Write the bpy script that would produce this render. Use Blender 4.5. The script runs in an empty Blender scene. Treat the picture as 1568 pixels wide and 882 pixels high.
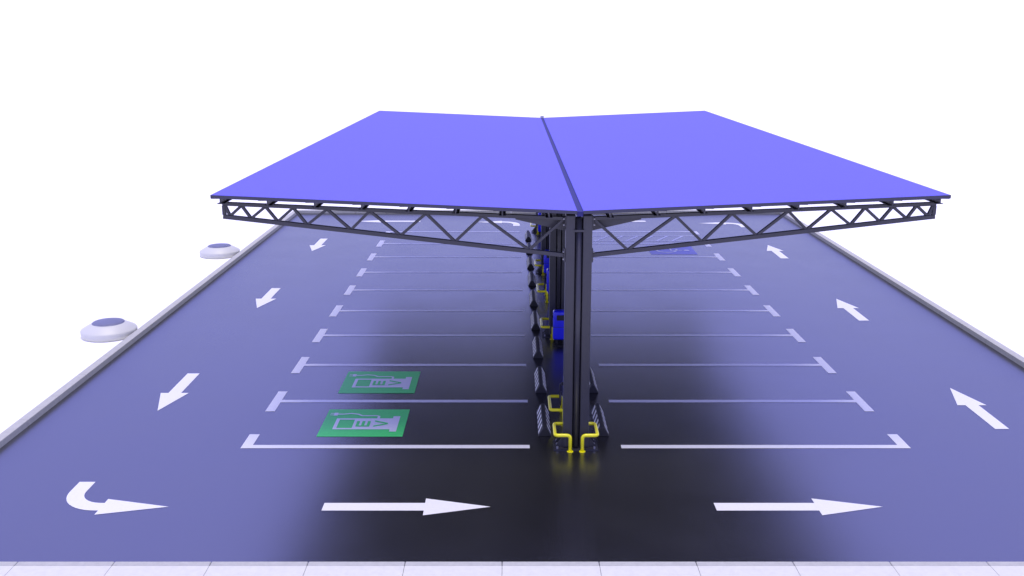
import bpy, bmesh, math, random
from mathutils import Vector
random.seed(3)
sc = bpy.context.scene
sc.view_settings.view_transform = 'Standard'
sc.view_settings.look = 'None'
sc.view_settings.exposure = 0

# ---------------------------------------------------------------- materials
def mat(name, col, rough=0.5, metal=0.0, ior=1.5, var=0.0, vscale=8.0, bump=0.0, bscale=60.0, coat=0.0):
    m = bpy.data.materials.new(name); m.use_nodes = True
    nt = m.node_tree; b = nt.nodes['Principled BSDF']
    b.inputs['Base Color'].default_value = (*col, 1)
    b.inputs['Roughness'].default_value = rough
    b.inputs['Metallic'].default_value = metal
    b.inputs['IOR'].default_value = ior
    b.inputs['Coat Weight'].default_value = coat
    tc = nt.nodes.new('ShaderNodeTexCoord')
    if var > 0:
        n = nt.nodes.new('ShaderNodeTexNoise'); n.inputs['Scale'].default_value = vscale
        n.inputs['Detail'].default_value = 6; n.inputs['Roughness'].default_value = 0.7
        r = nt.nodes.new('ShaderNodeValToRGB')
        r.color_ramp.elements[0].position = 0.3; r.color_ramp.elements[1].position = 0.7
        r.color_ramp.elements[0].color = (*[c*(1-var) for c in col], 1)
        r.color_ramp.elements[1].color = (*[min(1, c*(1+var)) for c in col], 1)
        nt.links.new(tc.outputs['Object'], n.inputs['Vector'])
        nt.links.new(n.outputs['Fac'], r.inputs['Fac'])
        nt.links.new(r.outputs['Color'], b.inputs['Base Color'])
    if bump > 0:
        n2 = nt.nodes.new('ShaderNodeTexNoise'); n2.inputs['Scale'].default_value = bscale
        n2.inputs['Detail'].default_value = 3
        bp = nt.nodes.new('ShaderNodeBump'); bp.inputs['Strength'].default_value = bump
        bp.inputs['Distance'].default_value = 0.01
        nt.links.new(tc.outputs['Object'], n2.inputs['Vector'])
        nt.links.new(n2.outputs['Fac'], bp.inputs['Height'])
        nt.links.new(bp.outputs['Normal'], b.inputs['Normal'])
    return m

M_ground = mat('white_ground', (0.93, 0.93, 0.93), 1.0)
M_asph = mat('asphalt', (0.005, 0.005, 0.005), 0.25, ior=3.2, var=0.4, vscale=34, bump=0.26, bscale=34)
# pale aggregate flecks and slightly uneven gloss
nt = M_asph.node_tree; b = nt.nodes['Principled BSDF']
for n in nt.nodes:
    if n.type == 'VALTORGB':
        n.color_ramp.elements[0].position = 0.56; n.color_ramp.elements[1].position = 0.76
        n.color_ramp.elements[0].color = (0.005, 0.005, 0.005, 1); n.color_ramp.elements[1].color = (0.06, 0.06, 0.056, 1)
tc = nt.nodes.new('ShaderNodeTexCoord'); nz = nt.nodes.new('ShaderNodeTexNoise'); nz.inputs['Scale'].default_value = 0.7; nz.inputs['Detail'].default_value = 8
mr = nt.nodes.new('ShaderNodeMapRange'); mr.inputs['From Min'].default_value = 0.3; mr.inputs['From Max'].default_value = 0.7
mr.inputs['To Min'].default_value = 0.235; mr.inputs['To Max'].default_value = 0.27
nt.links.new(tc.outputs['Object'], nz.inputs['Vector']); nt.links.new(nz.outputs['Fac'], mr.inputs['Value']); nt.links.new(mr.outputs['Result'], b.inputs['Roughness'])

M_paint = mat('white_paint', (0.78, 0.78, 0.71), 0.36, ior=1.9, var=0.05, vscale=20)
M_green = mat('green_paint', (0.05, 0.74, 0.13), 0.42, ior=1.6, var=0.08, vscale=15)
M_blue = mat('blue_paint', (0.09, 0.10, 0.55), 0.40, ior=1.9, var=0.05, vscale=15)
M_kerb = mat('kerb_concrete', (0.44, 0.44, 0.38), 0.8, var=0.10, vscale=12, bump=0.2, bscale=90)
M_slab = mat('paving_concrete', (0.63, 0.63, 0.53), 0.8, var=0.05, vscale=9, bump=0.2, bscale=90)
M_roof = mat('violet_blue_roof_membrane', (0.120, 0.108, 0.60), 0.6, var=0.12, vscale=45, bump=0.05, bscale=60)
M_soff = mat('dark_roof_lining', (0.02, 0.02, 0.022), 0.7)
M_edge = mat('dark_trim', (0.035, 0.035, 0.06), 0.5)
M_steel = mat('dark_painted_steel', (0.032, 0.032, 0.038), 0.38, var=0.12, vscale=6)
M_gut = mat('navy_gutter', (0.008, 0.008, 0.12), 0.6)
M_yel = mat('yellow_gloss_paint', (0.92, 0.86, 0.004), 0.3, coat=0.4)
M_rub = mat('black_rubber', (0.015, 0.015, 0.017), 0.6, bump=0.2)
M_cblue = mat('charger_blue', (0.008, 0.012, 0.75), 0.3, coat=0.5)
M_black = mat('black_plastic', (0.012, 0.012, 0.014), 0.35)
M_shell = mat('white_lamp_shell', (0.58, 0.58, 0.50), 0.45)
M_bolt = mat('zinc_bolt', (0.45, 0.45, 0.48), 0.35, metal=0.8)
# solar glass cap : cells
M_cell = mat('solar_glass', (0.05, 0.06, 0.22), 0.55)
nt = M_cell.node_tree; b = nt.nodes['Principled BSDF']
tc = nt.nodes.new('ShaderNodeTexCoord'); br = nt.nodes.new('ShaderNodeTexBrick')
br.offset = 0; br.inputs['Scale'].default_value = 7; br.inputs['Mortar Size'].default_value = 0.05
br.inputs['Brick Width'].default_value = 0.5; br.inputs['Row Height'].default_value = 0.5
br.inputs['Color1'].default_value = (0.05, 0.06, 0.13, 1); br.inputs['Color2'].default_value = (0.09, 0.10, 0.20, 1)
br.inputs['Mortar'].default_value = (0.30, 0.31, 0.38, 1)
nt.links.new(tc.outputs['Object'], br.inputs['Vector']); nt.links.new(br.outputs['Color'], b.inputs['Base Color'])

# ---------------------------------------------------------------- mesh helpers
class MB:
    def __init__(s): s.v = []; s.f = []
    def add(s, vs, fs):
        o = len(s.v); s.v += [tuple(p) for p in vs]; s.f += [tuple(i+o for i in f) for f in fs]
    def box(s, x0, x1, y0, y1, z0, z1):
        s.add([(x0,y0,z0),(x1,y0,z0),(x1,y1,z0),(x0,y1,z0),(x0,y0,z1),(x1,y0,z1),(x1,y1,z1),(x0,y1,z1)],
              [(0,3,2,1),(4,5,6,7),(0,1,5,4),(1,2,6,5),(2,3,7,6),(3,0,4,7)])
    def bar(s, a, c, w, h):
        a = Vector(a); c = Vector(c); d = (c-a).normalized()
        side = Vector((0,1,0)) if abs(d.y) < 0.9 else Vector((1,0,0))
        up = d.cross(side).normalized(); side = up.cross(d).normalized()
        vs = []
        for p in (a, c):
            for i, j in ((-1,-1),(1,-1),(1,1),(-1,1)):
                vs.append(p + side*(i*w/2) + up*(j*h/2))
        s.add(vs, [(3,2,1,0),(4,5,6,7),(0,1,5,4),(1,2,6,5),(2,3,7,6),(3,0,4,7)])
    def prism_y(s, prof, y0, y1):
        n = len(prof)
        vs = [(x,y0,z) for x,z in prof]+[(x,y1,z) for x,z in prof]
        s.add(vs, [tuple(range(n)), tuple(range(2*n-1,n-1,-1))]+[(i,i+n,(i+1)%n+n,(i+1)%n) for i in range(n)])
    def flat(s, pts, z):
        s.add([(x,y,z) for x,y in pts], [tuple(range(len(pts)))])
    def strip(s, pts, w, z):
        L=[]; R=[]
        for i,p in enumerate(pts):
            a = Vector(pts[max(0,i-1)]); c = Vector(pts[min(len(pts)-1,i+1)]); d=(c-a).normalized(); n=Vector((-d.y,d.x))
            L.append(Vector(p)+n*w/2); R.append(Vector(p)-n*w/2)
        k=len(pts); vs=[(q.x,q.y,z) for q in L]+[(q.x,q.y,z) for q in R]
        s.add(vs,[(i+k,i+1+k,i+1,i) for i in range(k-1)])
    def tube(s, pts, r, n=12):
        pts=[Vector(p) for p in pts]; rings=[]; prev=None
        for i,p in enumerate(pts):
            d=(pts[min(len(pts)-1,i+1)]-pts[max(0,i-1)]).normalized()
            if prev is None:
                prev = d.orthogonal().normalized()
            u=(prev-d*prev.dot(d)).normalized(); prev=u; w=d.cross(u)
            rings.append([p+u*math.cos(2*math.pi*k/n)*r+w*math.sin(2*math.pi*k/n)*r for k in range(n)])
        vs=[q for R in rings for q in R]; fs=[]
        for i in range(len(rings)-1):
            for k in range(n):
                fs.append((i*n+k,i*n+(k+1)%n,(i+1)*n+(k+1)%n,(i+1)*n+k))
        fs.append(tuple(range(n-1,-1,-1))); fs.append(tuple(range((len(rings)-1)*n,len(rings)*n)))
        s.add(vs,fs)
    def cyl(s, x, y, z0, z1, r, n=24, r2=None):
        r2 = r if r2 is None else r2
        vs=[(x+math.cos(2*math.pi*k/n)*r,y+math.sin(2*math.pi*k/n)*r,z0) for k in range(n)]+[(x+math.cos(2*math.pi*k/n)*r2,y+math.sin(2*math.pi*k/n)*r2,z1) for k in range(n)]
        s.add(vs,[tuple(range(n-1,-1,-1)),tuple(range(n,2*n))]+[(k,(k+1)%n,(k+1)%n+n,k+n) for k in range(n)])
    def lathe(s, prof, n=48):
        vs=[]; fs=[]
        for r,z in prof:
            vs += [(math.cos(2*math.pi*k/n)*r, math.sin(2*math.pi*k/n)*r, z) for k in range(n)]
        for i in range(len(prof)-1):
            for k in range(n): fs.append((i*n+k,i*n+(k+1)%n,(i+1)*n+(k+1)%n,(i+1)*n+k))
        fs.append(tuple(range((len(prof)-1)*n,len(prof)*n)))
        s.add(vs,fs)
    def obj(s, name, m, parent=None, loc=(0,0,0), bevel=0, smooth=False, seg=2):
        me=bpy.data.meshes.new(name); me.from_pydata(s.v,[],s.f); me.materials.append(m); me.update()
        bm=bmesh.new(); bm.from_mesh(me)
        if not all(abs(v.co.z-bm.verts[:][0].co.z)<1e-6 for v in bm.verts):
            bmesh.ops.recalc_face_normals(bm, faces=bm.faces)
        else:
            for f in bm.faces:
                f.normal_update()
                if f.normal.z<0: f.normal_flip()
        bm.to_mesh(me); bm.free()
        o=bpy.data.objects.new(name,me); sc.collection.objects.link(o); o.location=loc
        if parent: o.parent=parent
        if bevel:
            md=o.modifiers.new('bevel','BEVEL'); md.width=bevel; md.segments=seg; md.limit_method='ANGLE'
        if smooth:
            me.polygons.foreach_set('use_smooth',[True]*len(me.polygons))
            try:
                bpy.context.view_layer.objects.active=o; o.select_set(True)
                bpy.ops.object.shade_auto_smooth(angle=math.radians(35)); o.select_set(False)
            except Exception: pass
        return o
def empty(name, loc=(0,0,0)):
    e=bpy.data.objects.new(name,None); e.location=loc; e.empty_display_size=0.3; sc.collection.objects.link(e); return e

def roundpath(pts, r, n=6):
    pts=[Vector(p) for p in pts]; out=[pts[0]]
    for i in range(1,len(pts)-1):
        a=(pts[i-1]-pts[i]).normalized(); c=(pts[i+1]-pts[i]).normalized()
        p0=pts[i]+a*r; p2=pts[i]+c*r
        for k in range(n+1):
            t=k/n; out.append(p0*(1-t)**2+pts[i]*2*t*(1-t)+p2*t*t)
    out.append(pts[-1]); return out

# ---------------------------------------------------------------- ground, lot
HX=10.97; Y0=-4.58; Y1=27.1
g=MB(); g.flat([(-1500,-1500),(1500,-1500),(1500,1500),(-1500,1500)],0); g.obj('ground',M_ground,loc=(0,0,-0.02))
g=MB(); g.flat([(-HX,Y0),(HX,Y0),(HX,Y1),(-HX,Y1)],0); g.obj('asphalt_parking_lot',M_asph)

kerb=empty('concrete_kerb')
def kerbrow(axis, a, c, o0, o1, nm, z=0.13):
    mb=MB(); L=1.417; t=a
    while t<c-0.05:
        e=min(t+L-0.008,c)
        if axis=='y': mb.box(o0,o1,t,e,-0.02,z)
        else: mb.box(t,e,o0,o1,-0.02,z)
        t+=L
    mb.obj(nm,M_kerb,kerb,bevel=0.012)
kerbrow('y',Y0,Y1,-HX-0.2,-HX,'side_stones_a')
kerbrow('y',Y0,Y1,HX,HX+0.2,'side_stones_b')
kerbrow('x',-HX-0.2,HX+0.2,Y1,Y1+0.2,'end_stones_a')
kerbrow('x',-12.69,12.5,Y0-0.12,Y0,'end_stones_b')
pv=MB(); L=1.417; t=-12.69
while t<12.5:
    for j in range(2):
        pv.box(t,t+L-0.005,Y0-0.126-0.9*(j+1)+0.005,Y0-0.126-0.9*j,-0.02,0.13)
    t+=L
pv.obj('pavement',M_slab,bevel=0.005)

# ---------------------------------------------------------------- markings
Z=0.004
pl=MB(); W=2.5
for s in (-1,1):
    for n in range(10):
        y=W*n
        x0,x1=0.875,6.19
        pl.flat([(s*x0,y-.08),(s*x1,y-.08),(s*x1,y+.08),(s*x0,y+.08)],Z)
        a=y-0.62 if n>0 else y-0.08
        c=y+0.62 if n<9 else y+0.08
        pl.flat([(s*6.19,a),(s*6.39,a),(s*6.39,c),(s*6.19,c)],Z)
pl.obj('parking_bay_lines',M_paint)

def arrow(x,y,ang,total,head=1.1,hw=0.31,sw=0.14):
    mb=MB()
    pts=[(0,-sw),(total-head,-sw),(total-head,-hw),(total,0),(total-head,hw),(total-head,sw),(0,sw)]
    c,s=math.cos(ang),math.sin(ang)
    pts=[(p[0]*c-p[1]*s,p[0]*s+p[1]*c) for p in pts]
    mb.flat(pts,0); mb.obj('road_arrow_marking',M_paint,loc=(x,y,Z))
for y in (4.36,12.75,21.0): arrow(-8.66,y,-math.pi/2,2.44)
for y in (0.9,8.95,17.25): arrow(8.6,y,math.pi/2,2.45)
arrow(-4.36,-2.55,0,2.79); arrow(2.17,-2.55,0,2.79)
arrow(-5.2,25.0,math.pi,2.79); arrow(4.6,25.0,math.pi,2.79)
def curved(loc,ang,mirror=1):
    mb=MB(); sw=.14; R=.58
    path=[(-.58,.97)]+[(-R*math.cos(t*math.pi/2/12), .58-R*math.sin(t*math.pi/2/12)) for t in range(13)]
    path.append((.05,0))
    mb.strip(path,.28,0)
    mb.flat([(.05,-.29),(1.17,0),(.05,.29)],0)
    c,s=math.cos(ang),math.sin(ang)
    mb.v=[(x*c-y*mirror*s, x*s+y*mirror*c, z) for x,y,z in mb.v]
    mb.obj('turn_arrow_marking',M_paint,loc=(loc[0],loc[1],Z))
curved((-8.1,-2.55),0)
curved((8.0,24.5),math.pi)
curved((-1.6,24.8),math.pi)

def T(cx,cy,pts): return [(cx-v,cy+u) for u,v in pts]
def evsign(cy):
    e=empty('ev_charging_bay_marking',(0,0,0)); cx=-4.21
    mb=MB(); mb.flat([(cx-.845,cy-.75),(cx+.845,cy-.75),(cx+.845,cy+.75),(cx-.845,cy+.75)],Z); mb.obj('green_panel',M_green,e)
    mb=MB(); z=0.008
    F=lambda p: mb.flat(T(cx,cy,p),z)
    # pump body built around the screen window
    F([(-.38,-.55),(.22,-.55),(.22,.22),(-.38,.22)])
    F([(-.38,.22),(-.31,.22),(-.31,.60),(-.38,.60)]); F([(.15,.22),(.22,.22),(.22,.60),(.15,.60)])
    F([(-.31,.53),(.15,.53),(.15,.60),(-.31,.60)])
    F([(-.50,-.69),(.34,-.69),(.34,-.55),(-.50,-.55)])
    mb.strip(T(cx,cy,[(.22,-.25),(.34,-.25),(.37,-.2),(.37,.1),(.46,.2),(.50,.35),(.46,.5),(.46,.62)]),.05,z)
    F([(.38,.62),(.54,.62),(.54,.70),(.38,.70)]); F([(.40,.70),(.43,.70),(.43,.78),(.40,.78)]); F([(.49,.70),(.52,.70),(.52,.78),(.49,.78)])
    mb.obj('pump_symbol',M_paint,e)
    mb=MB(); z=0.012
    F=lambda p: mb.flat(T(cx,cy,p),z)
    F([(-.24,-.12),(-.18,-.12),(-.18,.16),(-.24,.16)])
    for v in (-.12,-.01,.10): F([(-.18,v),(.06,v),(.06,v+.06),(-.18,v+.06)])
    F([(-.25,-.20),(-.18,-.20),(-.075,-.42),(-.11,-.48)]); F([(.10,-.20),(.03,-.20),(-.075,-.42),(-.04,-.48)])
    F([(-.11,-.48),(-.075,-.42),(-.04,-.48)])
    mb.obj('letters',M_green,e)
evsign(1.25); evsign(3.75)

# accessible bay
e=empty('accessible_bay_marking'); cx,cy=4.75,18.75
mb=MB(); mb.flat([(cx-.85,cy-.8),(cx+.85,cy-.8),(cx+.85,cy+.8),(cx-.85,cy+.8)],Z); mb.obj('blue_panel',M_blue,e)
mb=MB(); z=0.008
def U(pts): return [(cx+v,cy+u) for u,v in pts]
mb.strip(U([(-.08+.36*math.cos(a),-.2+.36*math.sin(a)) for a in [math.radians(100+k*15) for k in range(17)]]),.09,z)
mb.strip(U([(-.08,.38),(-.08,-.02),(.22,-.02),(.36,-.4),(.46,-.4)]),.09,z)
mb.strip(U([(-.08,.2),(.16,.2)]),.08,z)
mb.flat(U([(-.08+.11*math.cos(a),.56+.11*math.sin(a)) for a in [k*math.pi/8 for k in range(16)]]),z)
mb.obj('wheelchair_symbol',M_paint,e)
mb=MB()
mb.flat([(1.2,21.5),(6.1,21.5),(6.1,21.6),(1.2,21.6)],Z); mb.flat([(1.2,20.45),(6.1,20.45),(6.1,20.55),(1.2,20.55)],Z)
x=1.4
while x<5.6:
    mb.flat([(x,20.55),(x+.12,20.55),(x+.67,21.5),(x+.55,21.5)],Z); x+=.6
mb.obj('hatched_zone_marking',M_paint)

# ---------------------------------------------------------------- canopy
can=empty('parking_canopy')
RY0,RY1=-0.3,22.8; XT=6.53
def rz(x): return 4.61+0.0435*abs(x)
for s in (-1,1):
    mb=MB()
    prof=[(s*.055,rz(.055)),(s*XT,rz(XT)),(s*XT,rz(XT)-.025),(s*.055,rz(.055)-.025)]
    mb.prism_y(prof,RY0,RY1); mb.obj('roof_panel',M_roof,can)
    mb=MB()
    prof=[(s*.055,rz(.055)-.027),(s*XT,rz(XT)-.027),(s*XT,rz(XT)-.045),(s*.055,rz(.055)-.045)]
    mb.prism_y(prof,RY0,RY1); mb.obj('roof_lining',M_soff,can)
    mb=MB()
    prof=[(s*.055,rz(.055)-.002),(s*XT,rz(XT)-.002),(s*XT,rz(XT)-.06),(s*.055,rz(.055)-.06)]
    mb.prism_y(prof,RY0-.014,RY0-.003); mb.prism_y(prof,RY1+.003,RY1+.014)
    mb.box(*sorted((s*(XT+.003),s*(XT+.014))),RY0-.014,RY1+.014,rz(XT)-.06,rz(XT)-.001)
    mb.obj('edge_trim',M_edge,can)
    # purlins
    mb=MB()
    for k in range(8):
        x=0.55+k*0.835
        zt=rz(x)-.049
        c=s*x
        if k: mb.box(c-.16,c+.16,RY0+.06,RY1-.06,zt-.024,zt-.012)
        mb.box(c-.012,c+.012,RY0+.06,RY1-.06,zt-.105,zt-.026)
        mb.box(c-.06,c+.06,RY0+.06,RY1-.06,zt-.118,zt-.107)
    mb.obj('purlins',M_steel,can)
mb=MB(); mb.box(-.052,.052,RY0,RY1,4.51,4.598); mb.obj('gutter',M_gut,can)
mb=MB(); mb.box(-.07,.07,RY1+.02,RY1+.07,4.52,4.68); mb.obj('gutter_end_cap',M_shell,can)

top=[.28,1.75,2.77,3.79,4.56,5.17,5.67,6.1,6.4]; bot=[.9,2.25,3.24,4.14,4.93,5.46,5.94,6.32]
def tz(x): return rz(x)-.045-.118-.035-.006
def bz(x): return 3.74+(x-.27)*(4.45-3.74)/6.15
def column(Y):
    for s in (-1,1):
        mb=MB()
        mb.bar((s*.25,Y,tz(.25)),(s*6.44,Y,tz(6.44)),.09,.065)
        mb.bar((s*.25,Y,bz(.25)),(s*6.44,Y,bz(6.44)),.09,.075)
        mb.bar((s*6.42,Y,tz(6.42)-.033),(s*6.42,Y,bz(6.42)+.036),.08,.06)
        for i,xb in enumerate(bot):
            for xt in (top[i],top[i+1]):
                mb.bar((s*xt,Y,tz(xt)-.02),(s*xb,Y,bz(xb)+.02),.06,.05)
        mb.obj('truss',M_steel,can,bevel=.004,seg=1)
        # haunch brace behind the truss
        mb=MB(); Yb=Y+.16
        mb.prism_y([(s*.24,4.40),(s*1.15,4.42),(s*1.15,4.37),(s*.24,4.16)],Yb-.01,Yb+.01)
        mb.box(*sorted((s*.24,s*1.12)),Yb-.09,Yb-.012,4.385,4.40)
        mb.obj('haunch_plate',M_steel,can)
        # end plates + bolts
        mb=MB()
        mb.box(*sorted((s*.243,s*.262)),Y-.10,Y+.10,3.62,3.86); mb.box(*sorted((s*.243,s*.262)),Y-.10,Y+.10,4.28,4.46)
        mb.obj('connection_plate',M_steel,can)
        mb=MB()
        for zz in (3.67,3.81,4.31,4.42):
            mb.tube([(s*.262,Y-.07,zz),(s*.29,Y-.07,zz)],.016,6)
        mb.obj('bolts',M_bolt,can)
    mb=MB()
    mb.box(-.24,-.065,Y-.15,Y+.15,.02,4.50); mb.box(.065,.24,Y-.15,Y+.15,.02,4.50)
    mb.box(-.063,.063,Y-.09,Y+.09,.02,4.44)
    mb.obj('column',M_steel,can,bevel=.025,seg=3)
    mb=MB(); mb.tube([(0,Y-.145,.05),(0,Y-.145,4.45)],.05,20); mb.obj('downpipe',M_steel,can,smooth=True)
    mb=MB()
    for zz in (4.2,): mb.box(-.09,.09,Y-.20,Y-.17,zz,zz+.04)
    mb.obj('pipe_clamps',M_steel,can)
    mb=MB(); mb.box(-.42,.42,Y-.24,Y+.24,0,.019)
    for s in (-1,1):
        for yy in (-.1,.1): mb.prism_y([(s*.242,.02),(s*.40,.02),(s*.242,.24)],Y+yy-.008,Y+yy+.008)
    mb.obj('base_plate',M_steel,can)
    mb=MB()
    for sx in (-.35,.35):
        for sy in (-.18,.0,.18): mb.cyl(sx,Y+sy,.02,.06,.022,6)
    mb.obj('anchor_bolts',M_bolt,can)
for Y in (0.05,7.55,15.0,22.45): column(Y)

# ---------------------------------------------------------------- pipe guards
def guard(s,ya,yb,xi=.115,xo=.40,h=.33):
    e=empty('yellow_pipe_guard',(0,(ya+yb)/2,0)); d=(yb-ya)/2
    p=[(s*xi,-d,.0),(s*xi,-d,h),(s*xo,-d,h),(s*xo,d,h),(s*xi,d,h),(s*xi,d,0)]
    mb=MB(); mb.tube(roundpath(p,.07),.033,14); mb.obj('bent_pipe',M_yel,e,smooth=True)
    mb=MB(); mb.cyl(s*xi,-d,0.001,.012,.06,20); mb.cyl(s*xi,d,.001,.012,.06,20); mb.obj('foot_flanges',M_yel,e)
for s in (-1,1): guard(s,-.24,.36)
for a,c in ((1.1,1.9),(7.15,7.95),(11.0,11.9),(14.6,15.4),(22.0,22.9)): guard(-1,a,c,.17,.44)

# ---------------------------------------------------------------- wheel stops
for n in range(9):
    for s in (-1,1):
        e=empty('wheel_stop',(s*.57,1.22+2.5*n,0)); L=.70; B=.13; H=.17; tw=.035
        mb=MB(); mb.prism_y([(-B,0),(B,0),(tw,H),(-tw,H)],-L,L); mb.obj('rubber_block',M_rub,e,bevel=.01)
        mb=MB(); k=-L+.06
        while k<L-.28:
            for q in (-1,1):
                # stripe lies on the slope, a few mm proud
                def P(t,y): return (q*((B-(B-tw)*t)+.004), y, H*t+.004)
                mb.add([P(.12,k),P(.12,k+.13),P(.9,k+.25),P(.9,k+.12)],[(0,1,2,3)])
            k+=.26
        mb.obj('white_stripes',M_paint,e)

# ---------------------------------------------------------------- ev chargers
def charger(Y):
    e=empty('ev_charger',(0.02,Y,0))
    mb=MB(); mb.box(-.19,.19,-.12,.12,.16,.92); mb.obj('cabinet',M_cblue,e,bevel=.05,seg=4,smooth=True)
    mb=MB(); mb.box(-.10,.10,-.128,-.118,.68,.82); mb.obj('screen',M_black,e,bevel=.004)
    mb=MB(); mb.box(-.194,.194,-.124,.124,.50,.51); mb.obj('trim_bands',M_black,e)
    mb=MB(); mb.tube([(-.10,0,0),(-.10,0,.18)],.035); mb.tube([(.10,0,0),(.10,0,.18)],.035); mb.box(-.2,.2,-.13,.13,0,.015); mb.obj('support_legs',M_black,e)
    mb=MB(); mb.tube(roundpath([(-.195,0,.75),(-.25,0,.75),(-.26,0,.3),(-.24,-.06,.3),(-.23,-.06,.6)],.04),.014); mb.obj('charging_cable',M_black,e,smooth=True)
    mb=MB(); mb.tube([(-.18,0,.75),(-.22,0,.75)],.04); mb.obj('socket',M_black,e)
for Y in (1.5,6.65,11.45,14.25,21.7): charger(Y)

# ---------------------------------------------------------------- round solar lights
for (x,y) in ((-11.9,7.6),(-11.9,17.9)):
    e=empty('round_solar_ground_light',(x,y,-.02))
    mb=MB(); mb.lathe([(.66,0),(.70,.02),(.71,.17),(.69,.20),(.44,.34),(.42,.35)]); mb.obj('shell',M_shell,e,smooth=True)
    mb=MB(); mb.lathe([(.41,.352),(.39,.375),(.2,.392),(.05,.396)]); mb.obj('solar_cap',M_cell,e,smooth=True)

# ---------------------------------------------------------------- camera
cd=bpy.data.cameras.new('camera'); cam=bpy.data.objects.new('camera',cd); sc.collection.objects.link(cam)
cd.lens=35; cd.sensor_width=36; cd.clip_end=5000
cam.location=(-1.213,-17.785,7.48); cam.rotation_euler=(math.radians(90-13.75),0,0)
sc.camera=cam

# ---------------------------------------------------------------- light
sun=bpy.data.lights.new('sun','SUN'); so=bpy.data.objects.new('sun',sun); sc.collection.objects.link(so)
sun.energy=2.4; sun.angle=math.radians(30); sun.color=(1,.93,.62)
so.rotation_euler=(math.radians(6),0,0)
w=bpy.data.worlds.new('World'); sc.world=w; w.use_nodes=True
nt=w.node_tree; nt.nodes.clear()
out=nt.nodes.new('ShaderNodeOutputWorld'); add=nt.nodes.new('ShaderNodeAddShader')
b1=nt.nodes.new('ShaderNodeBackground'); b2=nt.nodes.new('ShaderNodeBackground')
sky=nt.nodes.new('ShaderNodeTexSky'); sky.sky_type='NISHITA'; sky.sun_disc=False
sky.sun_elevation=math.radians(84); sky.sun_rotation=math.radians(180)
b1.inputs['Strength'].default_value=.05
tc=nt.nodes.new('ShaderNodeTexCoord'); sp=nt.nodes.new('ShaderNodeSeparateXYZ'); rp=nt.nodes.new('ShaderNodeValToRGB')
nt.links.new(tc.outputs['Generated'],sp.inputs[0]); nt.links.new(sp.outputs['Z'],rp.inputs['Fac'])
rp.color_ramp.elements[0].position=.06; rp.color_ramp.elements[0].color=(.70,.70,.74,1)
rp.color_ramp.elements[1].position=.18; rp.color_ramp.elements[1].color=(.31,.30,.93,1)
nt.links.new(rp.outputs['Color'],b2.inputs['Color']); b2.inputs['Strength'].default_value=1.45
nt.links.new(sky.outputs['Color'],b1.inputs['Color'])
nt.links.new(b1.outputs[0],add.inputs[0]); nt.links.new(b2.outputs[0],add.inputs[1]); nt.links.new(add.outputs[0],out.inputs['Surface'])
